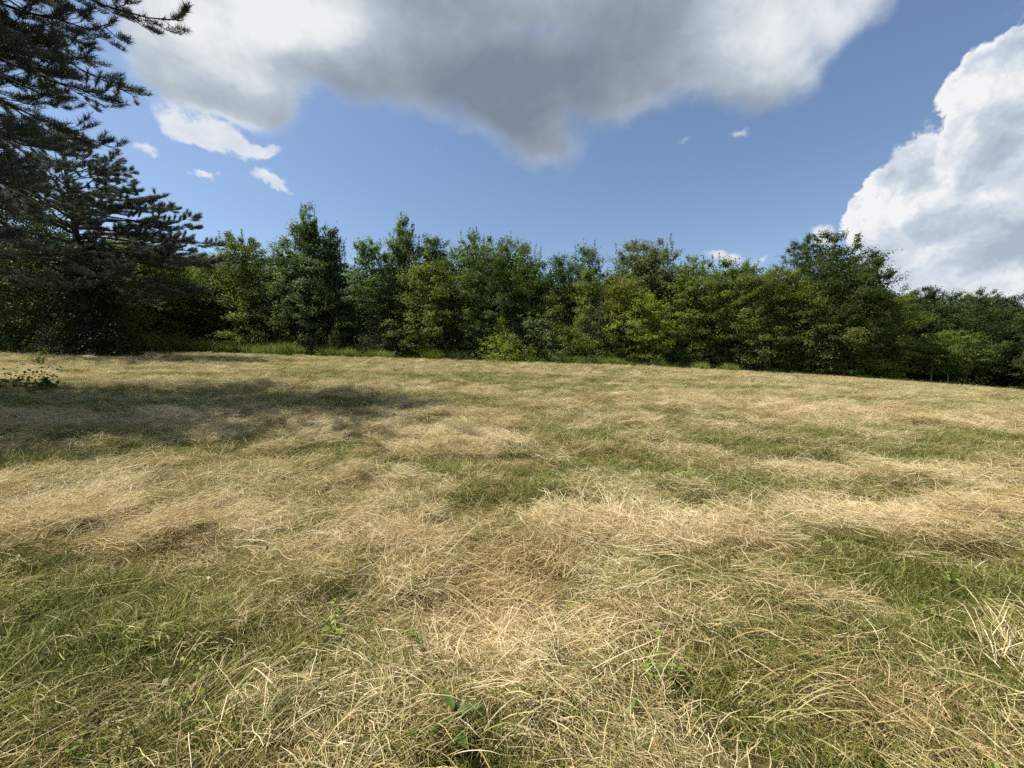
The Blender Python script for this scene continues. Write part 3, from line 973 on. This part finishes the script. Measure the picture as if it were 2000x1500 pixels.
FRONT = 'trees along the edge of the wood'
BACK = 'taller trees standing behind the front row'
TREES = [
    # label, px, ytop, hw, depth, shape, colour, extra
    ('yellow-green young maple at the wood edge just right of the ivy-clad pine', 335, 505, 75, ed(335, 1.5), 'oval', 'mid', dict(lobes=.45)),
    ('olive broad tree whose top rises beside the tip of the long pine bough', 480, 455, 72, ed(480, 3.5), 'oval', 'mid', dict(shoots=6)),
    ('dark leafy tree filling the gap left of the olive broad tree', 400, 500, 60, ed(400, 4), 'round', 'mid', {}),
    ('low tree with feathery side branches sweeping out over the tall grass', 490, 575, 62, ed(490, 0.6), 'cone', 'olive', dict(lobes=.5, flat=.42)),
    ('pale blue-green tree leaning against the tallest poplar from the left', 558, 470, 45, ed(558, 3), 'oval', 'blue', dict(lobes=.4)),
    ('tallest poplar, blue-green with round knobbly leaf clusters at its tip', 610, 400, 66, ed(610, 2.5), 'spire', 'blue', dict(cl=.75, lobes=.4, leaf=.22, shoots=4)),
    ('thin-topped tree with bare upright shoots right of the tallest poplar', 655, 448, 46, ed(655, 3.0), 'spire', 'blue', dict(shoots=16)),
    ('dark dense young tree below the tallest poplar', 590, 575, 56, ed(590, 0.8), 'spire', 'dark', dict(lobes=.4)),
    ('blue-green rounded tree with layered boughs left of the spiky-topped tree', 730, 466, 60, ed(730, 2.2), 'oval', 'blue', dict(flat=.35, lobes=.4)),
    ('spiky-topped tree with tall leafy shoots against the blue sky', 792, 424, 58, ed(792, 4), 'spire', 'blue', dict(shoots=18, lobes=.45)),
    ('round dark crown between the spiky-topped tree and the big round tree', 850, 456, 42, ed(850, 6), 'round', 'dark', {}),
    ('conical yellow-green tree standing forward of its darker neighbours', 840, 486, 72, ed(840, 0.6), 'spire', 'olive', dict(flat=.35, lobes=.5)),
    ('big round tree with fine upright twigs all over its broad top', 935, 456, 76, ed(935, 4.5), 'round', 'mid', dict(shoots=16)),
    ('right-hand crown of the big round pair, slightly lower than its twin', 1008, 470, 66, ed(1008, 5), 'round', 'mid', dict(shoots=12)),
    ('deep green tree with hanging dark foliage under the big round tree', 955, 545, 76, ed(955, 2), 'round', 'dark', dict(leaf=.2)),
    ('dark low-topped tree in the dip of the skyline', 1092, 500, 48, ed(1092, 7), 'round', 'dark', dict(leaf=.2)),
    ('sparse see-through tree with open twiggy top in the skyline dip', 1147, 480, 34, ed(1147, 6), 'vase', 'blue', dict(gap=.65, shoots=8, base=.4)),
    ('mid-green pointed tree behind the grey dead thicket', 1148, 525, 62, ed(1148, 2.2), 'cone', 'olive', dict(lobes=.4)),
    ('small fan-leaved sapling poking up behind the sumac thicket', 1080, 572, 36, ed(1080, 0.5), 'cone', 'olive', dict(flat=.42, leaf=.2)),
    ('grey-green airy tree with feathery twigs above the bright maple', 1235, 470, 54, ed(1235, 6.5), 'round', 'grey', dict(shoots=16, gap=.85)),
    ('airy narrow tree joined to the grey-green airy tree on its right', 1285, 468, 38, ed(1285, 6), 'vase', 'grey', dict(shoots=14, gap=.75, base=.3)),
    ('yellow-green tree rising directly behind the bright maple', 1212, 530, 50, ed(1212, 2), 'oval', 'yellow', dict(lobes=.4)),
    ('brightest lime-green maple, sunlit against dark woods', 1256, 568, 58, ed(1256, 0.7), 'oval', 'bright', dict(flat=.42, lobes=.45, cl=.7)),
    ('olive tree with layered boughs first right of the bright maple', 1345, 500, 68, ed(1345, 2.5), 'oval', 'olive', dict(flat=.42, shoots=6)),
    ('broad olive tree with drooping sunlit boughs in the middle of the olive row', 1415, 506, 72, ed(1415, 2.2), 'round', 'olive', dict(flat=.42, shoots=8)),
    ('brownish olive tree third in the olive row', 1475, 515, 60, ed(1475, 3.0), 'round', 'russet', dict(flat=.42, shoots=6)),
    ('shadowed olive tree at the left foot of the tall dark maple', 1530, 525, 58, ed(1530, 1.5), 'oval', 'olive', dict(flat=.42)),
    ('low spreading tree with ragged yellowish tips below the olive row', 1440, 590, 78, ed(1440, 0.6), 'dome', 'olive', dict(flat=.40, lobes=.4)),
    ('tall dark maple that tops the right half of the wood', 1600, 452, 92, ed(1600, 3), 'round', 'dark', dict(leaf=.2, cl=.8, lobes=.4)),
    ('right shoulder of the tall dark maple, a second lower dark crown', 1672, 487, 58, ed(1672, 3.5), 'round', 'dark', dict(leaf=.2, lobes=.4)),
    ('vine-hung dull green tree under the tall dark maple', 1590, 590, 70, ed(1590, 1.0), 'round', 'russet', dict(flat=.45, lobes=.4)),
    ('sunlit green tree with drooping leaf layers right of the tall dark maple', 1712, 560, 66, ed(1712, 1.2), 'oval', 'olive', dict(flat=.40, lobes=.45)),
    ('yellow-tipped bushy tree low under the second dark crown', 1655, 640, 56, ed(1655, 0.4), 'dome', 'yellow', dict(flat=.42)),
    ('dark tree at the left end of the low far-right row', 1752, 560, 48, ed(1752, 8), 'round', 'deep', {}),
    ('dark tree with a small pointed top in the low far-right row', 1800, 556, 42, ed(1800, 9), 'oval', 'deep', {}),
    ('broad mid-dark tree in front of the low far-right row', 1862, 572, 82, ed(1862, 5), 'round', 'dark', dict(base=.2, lobes=.35)),
    ('nearly black flat-topped tree past the broad mid-dark tree', 1915, 562, 60, ed(1915, 11), 'round', 'deep', dict(base=.15)),
    ('dark tree second from the right end of the wood', 1975, 574, 62, ed(1975, 9), 'round', 'deep', dict(base=.12)),
    ('dim green tree cut by the right edge of the picture', 2035, 600, 72, ed(2035, 4), 'oval', 'dark', dict(base=.08)),
    ('deep-shaded broad tree behind the ivy-clad pine, reaching the left edge', 30, 330, 150, 34, 'round', 'deep', dict(base=.08, leaf=.15)),  # deep: shade put into the leaf colour, here and on the next tree
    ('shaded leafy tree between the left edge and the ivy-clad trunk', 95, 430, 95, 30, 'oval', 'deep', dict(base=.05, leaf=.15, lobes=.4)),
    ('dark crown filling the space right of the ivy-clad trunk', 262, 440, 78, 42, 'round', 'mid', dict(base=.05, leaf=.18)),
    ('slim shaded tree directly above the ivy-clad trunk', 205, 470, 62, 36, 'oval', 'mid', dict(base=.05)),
]
for i, (lab, px, yt, hw, dp, sh, co, ex) in enumerate(TREES):
    tree('broadleaf_tree', lab, 'tree', px, yt, hw, dp, sh, co, 100 + i, group=FRONT, **ex)

# two pale saplings whose thin stems show against the dark wood
for i, (lab, px, yt, hw, dp, lean) in enumerate([
        ('slender pale-stemmed sapling, left one of the two before the dark gap', 1818, 652, 36, ed(1818, -0.8), (0.2, 0)),
        ('slender pale-stemmed sapling, wider right one of the two before the dark gap', 1852, 645, 52, ed(1852, -1.0), (0.5, 0))]):
    tree('sapling', lab, 'tree', px, yt, hw, dp, 'oval', 'mid', 300 + i, base=.36, trunk=.075, bark_mat=m_pale, limbs=16, flat=.32, lobes=.4, lean=lean, cl=.7, group='pale saplings')

# shrubs at the foot of the wood
SHRUBS = [
    ('bright green rounded shrub bulging onto the mown field', 985, 650, 66, ed(985, -2.0), 'dome', 'bright', dict(cl=.6)),
    ('grey-green sumac thicket left of the bright rounded shrub', 930, 625, 50, ed(930, -0.3), 'dome', 'blue', dict(leaf=.22)),
    ('broad blue-green sumac mound behind the bright rounded shrub', 1040, 612, 74, ed(1040, 0.2), 'dome', 'blue', dict(leaf=.22)),
    ('lime sprout standing out of the sumac', 985, 612, 17, ed(985, -0.9), 'column', 'bright', {}),
    ('olive bush between the sumac mound and the dead thicket', 1105, 632, 52, ed(1105, -0.8), 'dome', 'olive', {}),
    ('low dark bush under the bright lime maple', 1200, 668, 48, ed(1200, 0.2), 'dome', 'mid', {}),
    ('small cone-shaped bush alone at the field edge under the poplar', 654, 640, 22, ed(654, -1.6), 'cone', 'grey', {}),
    ('pale brownish scrub beside the small cone-shaped bush', 718, 652, 34, ed(718, 0.2), 'dome', 'grey', {}),
    ('blue-green bramble heap at the left foot of the conical tree', 770, 648, 40, ed(770, 0.4), 'dome', 'blue', dict(leaf=.2)),
    ('dark bramble heap at the right foot of the conical tree', 885, 640, 40, ed(885, 0.6), 'dome', 'dark', {}),
    ('low bush under the olive row, nearest the bright maple', 1330, 672, 46, ed(1330, 0.2), 'dome', 'mid', {}),
    ('dark low bush in the shade beneath the olive row', 1500, 685, 62, ed(1500, 0.3), 'dome', 'dark', {}),
    ('sprawling low bush under the tall dark maple', 1600, 690, 56, ed(1600, 0.2), 'dome', 'mid', {}),
    ('bright grass-green bush at the foot of the maple beside the ivy-clad pine', 330, 655, 40, ed(330, 0.0), 'dome', 'olive', {}),
    ('spreading bush with pale sprays above the tall grass left of centre', 445, 640, 40, ed(445, 0.0), 'dome', 'olive', dict(flat=.42)),
    ('bush with shade-darkened leaves hugging the right side of the ivy-clad trunk', 232, 622, 46, 28.0, 'dome', 'black', dict(leaf=.13)),  # black: the pine's shade is put into the leaves of these three bushes
    ('bush with shade-darkened leaves hugging the left side of the ivy-clad trunk', 135, 640, 48, 27.6, 'dome', 'black', dict(leaf=.13)),
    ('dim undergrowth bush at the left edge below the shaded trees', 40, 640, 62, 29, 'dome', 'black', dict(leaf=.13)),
]
for i, (lab, px, yt, hw, dp, sh, co, ex) in enumerate(SHRUBS):
    ex = dict(dict(leaf=.14, dens=80, cl=.55), **ex)
    tree('shrub', lab, 'shrub', px, yt, hw, dp, sh, co, 400 + i, base=.0, trunk=.05, limbs=14, group='shrubs at the foot of the wood', **ex)

# the shrub and the sapling on the open field at the left
for i, (lab, px, py, H, R, co) in enumerate([
        ('dark leafy weed bush growing in the shadow at the left edge of the field', 35, 772, 0.48, 0.85, 'dark'),
        ('small leafy sprig beside the dark weed bush in the shadow', 92, 772, 0.50, 0.22, 'mid')]):
    x, y = on_ground(px, py)
    tree('shrub', lab, 'shrub', 0, 0, 0, 0, 'dome', co, 450 + i, xy=(x, y), H=H, R=R, base=0, leaf=.085, dens=260, cl=.22, trunk=.015, limbs=10)
x, y = on_ground(78, 722)
tree('sapling', 'knee-high spindly sapling standing alone left of the ivy-clad pine', 'tree', 0, 0, 0, 0, 'vase', 'mid', 460, xy=(x, y), H=0.75, R=.35, base=.4, leaf=.09, dens=70, cl=.25, trunk=.015, limbs=10)


# dead thicket: bare grey twigs
def dead_thicket(label, px, ytop, hw, depth, seed):
    rg = np.random.default_rng(seed)
    x, y = at(px, depth)
    z0 = float(ground_z(x, y))
    H = height_at(ytop, depth) - z0
    R = hw / F * depth
    t = empty('dead_thicket', (x, y, z0))
    tag(t, label, 'dead bush')
    B, Tw = Batch(), Batch()
    for i in range(26):
        a = rg.random() * 6.28
        r0 = rg.random() * 0.4
        lean = R * math.sqrt(rg.random())
        h = H * (0.55 + 0.45 * rg.random())
        s = np.linspace(0, 1, 7)
        pts = np.stack([(r0 + lean * s ** 1.3) * math.cos(a) + rg.normal(0, 0.05, 7).cumsum(), (r0 + lean * s ** 1.3) * math.sin(a) + rg.normal(0, 0.05, 7).cumsum(), -0.1 + h * s], -1)
        B.add(*tube(pts, np.linspace(0.035, 0.010, 7), 5))
        for j in range(16):
            k = 0.25 + 0.75 * rg.random()
            p0 = np.array([np.interp(k, s, pts[:, q]) for q in range(3)])
            d = rg.normal(size=3) * np.array([0.6, 0.6, 0.35]) + np.array([0, 0, 0.5])
            L = 0.4 + 0.9 * rg.random()
            q = np.stack([p0, p0 + d * L * 0.5, p0 + d * L + rg.normal(0, 0.08, 3)])
            Tw.add(*tube(q, [0.012, 0.009, 0.005], 3))
    link('stem', B.mesh('stem', m_dead), t)
    o = link('twigs', Tw.mesh('twigs', m_dead), t)
    o['kind'] = 'stuff'
    return t


dead_thicket('bare grey dead thicket between the olive bush and the lime maple', 1160, 560, 30, ed(1160, 0.3), 500)
dead_thicket('thin dead twiggy bush rising among the sumac left of centre', 735, 640, 26, ed(735, -0.1), 501)


# ------------------------------------------------------------------ pines
def needles(rg, P, axis, n, L, wd):
    """tufts of needles: each tuft at P with shoot axis"""
    m = len(P)
    axis = axis / (np.linalg.norm(axis, axis=1)[:, None] + 1e-9)
    d = rg.normal(size=(m, n, 3))
    d /= np.linalg.norm(d, axis=2)[:, :, None]
    d = d * 0.75 + axis[:, None, :] * 0.75 + np.array([0, 0, 0.15])
    d /= np.linalg.norm(d, axis=2)[:, :, None]
    ll = L * (0.7 + 0.5 * rg.random((m, n)))
    s = np.cross(d, rg.normal(size=(m, n, 3)))
    s /= np.linalg.norm(s, axis=2)[:, :, None] + 1e-9
    b = P[:, None, :] + axis[:, None, :] * (rg.random((m, n, 1)) - 0.6) * L * 1.1
    v = np.stack([b - s * wd * 0.5, b + s * wd * 0.5, b + d * ll[:, :, None]], 2).reshape(-1, 3)
    f = np.arange(m * n * 3).reshape(-1, 3)
    tone = np.repeat(np.clip(rg.normal(0.5, 0.22, m), 0, 1), n * 3)
    return v, f, tone


def pine(label, px, depth, H, h0, Lmax, seed, r0=0.35, lean=(0.0, 0.0), tuft_n=20, needle=0.16, wd=0.011, nb=5, bare=0.35, droop=0.55, taperp=0.75, prof=((0, 0.15, 0.4, 1.0), (0.75, 1.0, 0.95, 0.10)), step=0.55, dead_below=0.0, aim=None):
    rg = np.random.default_rng(seed)
    x, y = at(px, depth)
    z0 = float(ground_z(x, y))
    t = empty('pine_tree', (x, y, z0))
    tag(t, label, 'tree')
    z = np.linspace(-0.3, H, 12)
    w = np.clip(z / H, 0, 1) ** 1.3
    main = np.stack([lean[0] * w + rg.normal(0, 0.04, 12).cumsum(), lean[1] * w + rg.normal(0, 0.04, 12).cumsum(), z], -1)
    B = Batch()
    B.add(*tube(main, r0 * np.interp(z / H, [-0.05, 0.03, 0.1, 1.0], [1.5, 1.15, 1.0, 0.10]), 10))
    link('trunk', B.mesh('trunk', m_pine, True), t)
    Br, TP, TA = Batch(), [], []
    h = h0
    while h < H * 0.99:
        f_ = (h - h0) / (H - h0)
        Lb = Lmax * (np.interp(f_, prof[0], prof[1])) ** taperp
        a0 = rg.random() * 6.28
        for b in range(nb):
            if rg.random() < 0.12:
                continue
            a = a0 + b * 6.28 / nb + rg.normal(0, 0.25)
            if aim is not None and rg.random() < 0.35:
                a = aim + rg.normal(0, 0.5)
            L = Lb * (0.65 + 0.45 * rg.random())
            hh = h + rg.normal(0, 0.15)
            s = np.linspace(0, 1, 9)
            up0 = np.interp(f_, [0, 0.5, 1], [0.10, 0.35, 0.9])
            dr = droop * np.interp(f_, [0, 1], [1.0, 0.5]) * (0.7 + 0.6 * rg.random())
            zz = L * (up0 * s - dr * s ** 1.6 + 0.30 * dr * np.clip(s - 0.65, 0, 1) ** 1.5 * 4)
            aa = a + rg.normal(0, 0.10) * s
            st = np.array([np.interp(hh, z, main[:, 0]), np.interp(hh, z, main[:, 1]), hh])
            pts = np.stack([st[0] + L * s * np.cos(aa), st[1] + L * s * np.sin(aa), st[2] + zz], -1) + rg.normal(0, 0.02 * L, (9, 3)) * s[:, None] * 0.4
            rb = max(0.018, 0.011 * L)
            Br.add(*tube(pts, np.linspace(rb, 0.010, 9), 5))
            if hh < dead_below and rg.random() < 0.7:
                ntw = int(L * 2)
                live = False
            else:
                ntw = int(L * 3.6) + 3
                live = True
            for k_ in range(ntw):
                sk = bare + (1 - bare) * rg.random() ** 0.75
                p0 = np.array([np.interp(sk, s, pts[:, q]) for q in range(3)])
                sgn = 1 if k_ % 2 else -1
                ta = a + sgn * (0.55 + 0.45 * rg.random())
                Lt = (0.35 + 0.30 * L * (1 - sk) + 0.30 * rg.random())
                d = np.array([math.cos(ta), math.sin(ta), rg.normal(-0.02, 0.14)])
                q_ = np.stack([p0, p0 + d * Lt * 0.5 + [0, 0, -0.03], p0 + d * Lt + [0, 0, 0.14]])
                Br.add(*tube(q_, [0.010, 0.008, 0.005], 3))
                if live:
                    m = int(Lt / 0.13) + 1
                    for kk in range(m):
                        e = 0.50 + 0.50 * (kk + 1) / m
                        TP.append(p0 + d * Lt * e + [0, 0, 0.14 * e * e])
                        TA.append(d * 0.7 + np.array([0, 0, 0.25 + 0.6 * e]))
            if live:
                for e in (0.86, 0.93, 1.0):
                    TP.append(np.array([np.interp(e, s, pts[:, q]) for q in range(3)]))
                    TA.append(np.array([math.cos(a), math.sin(a), 0.6]))
        h += step * (0.8 + 0.4 * rg.random())
    o = link('branches', Br.mesh('branches', m_pine), t)
    v, f, tone = needles(rg, np.array(TP), np.array(TA), tuft_n, needle, wd)
    o = link('crown', make_mesh('needles', v, f, m_needle, {'tone': tone}), t)
    return t


pine('tall pine whose drooping needle boughs fill the upper left corner', -250, 9.0, 13.2, 5.4, 5.7, 600, r0=0.42, lean=(0.4, 0.0), droop=0.80, tuft_n=24, nb=7, aim=0.0, dead_below=7.0, step=.36, wd=.012, needle=.17, bare=.30, prof=((0, 0.3, 0.5, 0.72, 0.88, 1.0), (0.45, 0.62, 0.85, 1.0, 0.85, 0.4)))
pine('ivy-clad pine whose trunk stands at the field edge on the left', 178, 28.3, 15.0, 5.2, 8.8, 601, r0=0.34, lean=(-1.2, 0.0), droop=0.34, needle=.22, wd=.020, tuft_n=22, nb=5, aim=0.0, taperp=1.3, step=.48, bare=.25)
tree('broadleaf_tree', 'leafy tree beyond the left edge whose crown shades the near field', 'tree', 0, 0, 0, 0, 'round', 'mid', 602, xy=(-16.6, 5.6), H=15.5, R=4.0, base=.2, trunk=.22)
# ivy wrapping the trunk
x, y = at(176, 28.2)
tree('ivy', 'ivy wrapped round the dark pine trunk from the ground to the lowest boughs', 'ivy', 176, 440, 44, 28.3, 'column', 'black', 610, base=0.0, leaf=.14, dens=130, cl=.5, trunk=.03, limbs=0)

# the rest of the wood behind, one dark mass
rg = np.random.default_rng(900)
Bt = Batch()
LV, LF, LT, nv = [], [], [], 0
for i in range(110):
    u = -1.7 + 3.3 * (i + rg.random()) / 110
    yy = float(edge_y(u)) + 7 + 13 * rg.random()
    x0, y0 = u * yy, yy
    z0 = float(ground_z(x0, y0))
    py_top = np.interp(1000 + u * F, [-300, 100, 300, 480, 700, 950, 1090, 1280, 1500, 1620, 1760, 2000, 2300], [420, 450, 480, 490, 510, 500, 530, 520, 545, 520, 580, 595, 600])
    H = height_at(py_top + 30 * rg.random(), yy) - z0
    R = 2.4 + 1.4 * rg.random()
    P, Nn, S, T, tips = crown_leaves(rg, H, R, 0.02, 'round', 0.34, 30, cl=1.1)
    v, f = leaf_quads(P + np.array([x0, y0, z0]), Nn, S, rg)
    LV.append(v); LF.append(f + nv); LT.append(np.repeat(T * 0.8, 4)); nv += len(v)
    tb = trunk_limbs(rg, H, R, 0.16, tips, 0)
    for a, b in zip(tb.v, tb.f):
        Bt.add(a + np.array([x0, y0, z0]), b)
ntr = Bt.n
vv = np.concatenate([np.concatenate(Bt.v), np.concatenate(LV)])
ff = np.concatenate([np.concatenate(Bt.f), np.concatenate(LF) + ntr])
mi = np.concatenate([np.ones(sum(len(f) for f in Bt.f), int), np.zeros(sum(len(f) for f in LF), int)])
tt = np.concatenate([np.full(ntr, .5), np.concatenate(LT)])
o = link('woods', make_mesh('woods', vv, ff, [m_leaf, m_bark], {'tone': tt}, mi))
o.color = (*COLORS['dark'], 1)
tag(o, 'dense dark wood standing behind the edge trees', kind='stuff')


# ------------------------------------------------------------------ weeds in the foreground hay
m_weed, N = new_mat('weed_leaves')
t_ = N.n('ShaderNodeTexCoord')
nz = N.noise(t_.outputs['Object'], 30, 4, 0.6)
oc = N.n('ShaderNodeObjectInfo')
cb = N.mix(1.0, oc.outputs['Color'], N.ramp(nz, [(0.3, (0.75, 0.78, 0.75)), (0.7, (1.15, 1.12, 1.1))]), 'MULTIPLY')
finish(N, cb, rough=0.42, trans=0.35, spec=0.4)


def leaf_mesh(name, L, Wd, lobed=False, seg=8, curl=0.5):
    s = np.linspace(0, 1, seg + 1)
    prof = np.sin(np.pi * s ** 0.8) ** 0.9
    if lobed:
        prof = prof * (0.65 + 0.35 * np.cos(s * 2 * math.pi * 3.5) ** 2)
    z = -curl * L * 0.5 * s ** 2
    mid = np.stack([L * s, 0 * s, z], -1)
    lw = Wd * 0.5 * np.maximum(prof, 0.02)
    lf = np.stack([L * s, lw, z + lw * 0.35], -1)
    rt = np.stack([L * s, -lw, z + lw * 0.35], -1)
    v = np.stack([lf, mid, rt], 1).reshape(-1, 3)
    f = []
    for i in range(seg):
        for j in range(2):
            f.append([3 * i + j, 3 * i + j + 1, 3 * i + j + 4, 3 * i + j + 3])
    return make_mesh(name, v, f, m_weed, smooth=True)


LEAF_SMALL = leaf_mesh('small_leaf', 0.055, 0.026)
LEAF_LONG = leaf_mesh('long_leaf', 0.15, 0.032, curl=0.35)
LEAF_LOBED = leaf_mesh('lobed_leaf', 0.16, 0.060, True, 14, 0.3)


def weed(label, px, py, kind, nleaf, h, colour, seed):
    rg = random.Random(seed)
    x, y = on_ground(px, py)
    for _ in range(4):                      # settle on top of the hay, not under it
        dz = float(mound(np.array([x]), np.array([y]))[0]) + 0.06
        d = pxdir(px, py)
        y = (EYE - float(ground_z(x, y)) - dz) / (-d.z) * d.y
        x = y * d.x / d.y
    z0 = float(ground_z(x, y)) + dz - 0.005
    t = empty('weed', (x, y, z0), rg.random() * 6.28)
    tag(t, label, 'weed', 'leafy weeds in the hay')
    B = Batch()
    lm = {'small': LEAF_SMALL, 'long': LEAF_LONG, 'lobed': LEAF_LOBED}[kind]
    ns = {'small': 3, 'long': 2, 'lobed': 1}[kind]
    for s in range(ns):
        a = rg.random() * 6.28
        ln = 0.35 + 0.25 * rg.random() if ns > 1 else 0.15
        sp = np.linspace(0, 1, 6)
        pts = np.stack([ln * h * sp ** 1.3 * math.cos(a), ln * h * sp ** 1.3 * math.sin(a), -0.09 + (h + 0.09) * sp * (1 - 0.15 * s)], -1)
        B.add(*tube(pts, np.linspace(0.0035, 0.0015, 6), 5))
        m = nleaf // ns
        for i in range(m):
            k = 0.25 + 0.75 * (i + 1) / m
            o = bpy.data.objects.new('leaf', lm)
            COL.objects.link(o)
            o.parent = t
            o.location = tuple(float(np.interp(k, sp, pts[:, q])) for q in range(3))
            o.rotation_euler = (rg.uniform(-0.3, 0.3), rg.uniform(-0.75, 0.1), i * 2.4 + rg.uniform(-0.4, 0.4))
            sc = rg.uniform(0.65, 1.05) * (1.0 if k < 0.8 else 0.75)
            o.scale = (sc, sc, sc)
            j = rg.uniform(0.85, 1.2)
            o.color = (colour[0] * j, colour[1] * j, colour[2] * j, 1)
    so = link('stem', B.mesh('stem', m_weed, True), t)
    so.color = (colour[0], colour[1] * 0.9, colour[2], 1)
    return t


LIME, WGRN, WDRK = (0.20, 0.27, 0.04), (0.12, 0.20, 0.03), (0.075, 0.14, 0.025)
for i, w_ in enumerate([
        ('lime-leaved weed at the left foot of the central straw heap', 662, 1240, 'small', 24, 0.16, LIME),
        ('yellow-green weed just right of the central straw heap', 1110, 1245, 'small', 21, 0.15, LIME),
        ('dark green weed with rounded leaves below the right end of the straw swath', 1425, 1255, 'small', 18, 0.14, WGRN),
        ('yellow-green compound weed in the laid grass right of centre', 1290, 1325, 'small', 24, 0.16, LIME),
        ('large jagged dandelion-like leaf cluster near the bottom, left of centre', 885, 1405, 'lobed', 5, 0.04, WDRK),
        ('broad-leaved dark green weed near the bottom, right of centre', 1130, 1420, 'long', 16, 0.10, WGRN),
        ('leafy green weed at the bottom between the broad-leaved weed and the long stalks', 1235, 1440, 'long', 12, 0.09, WGRN),
        ('small bright weed under the shadow of the straw heap at centre', 830, 1270, 'small', 15, 0.12, WGRN),
        ('bright weed among the brown stubble above the central heap', 790, 1165, 'small', 15, 0.13, LIME)]):
    weed(*w_, seed=700 + i)

# small broadleaf weeds all through the sward
def weed_clump():
    n = 26
    P, Nn, S = disc(n, 0.07), rng.normal(size=(n, 3)) * 0.45 + np.array([0, 0, 0.8]), U(0.012, 0.034, n)
    P[:, 2] = U(0.02, 0.13, n)
    v, f = leaf_quads(P, Nn, S, rng)
    return make_mesh('broadleaf_weed', v, f, m_tall, {'tone': np.repeat(0.25 + 0.6 * rng.random(n), 4)})


wcol = bpy.data.collections.new('broadleaf_weed')
for i in range(5):
    wcol.objects.link(bpy.data.objects.new('broadleaf_weed_%02d' % i, weed_clump()))
p = field_points(lambda d: np.interp(d, [0.8, 2, 5, 10, 20], [16, 14, 7, 2.5, 0]), dmax=39)
x, y = p[:, 0], p[:, 1]
ok = (rng.random(len(x)) < sstep(fbm(x * 0.9, y * 1.3, 501, 3), 0.46, 0.66) + 0.06) & (wood_mask(x, y) < 0.4)
x, y = x[ok], y[ok]
n = len(x)
sz = U(0.7, 1.4, n)
scatter('broadleaf_weeds', 'low broadleaf weeds scattered through the mown field', wcol, np.stack([x, y, ground_z(x, y) + mound(x, y) + 0.02], -1), rng.integers(0, 5, n),
        np.stack([rng.normal(0, 0.2, n), rng.normal(0, 0.2, n), U(0, 6.28, n)], -1), np.stack([sz, sz, sz], -1), np.ones(n), U(0.2, 0.9, n))
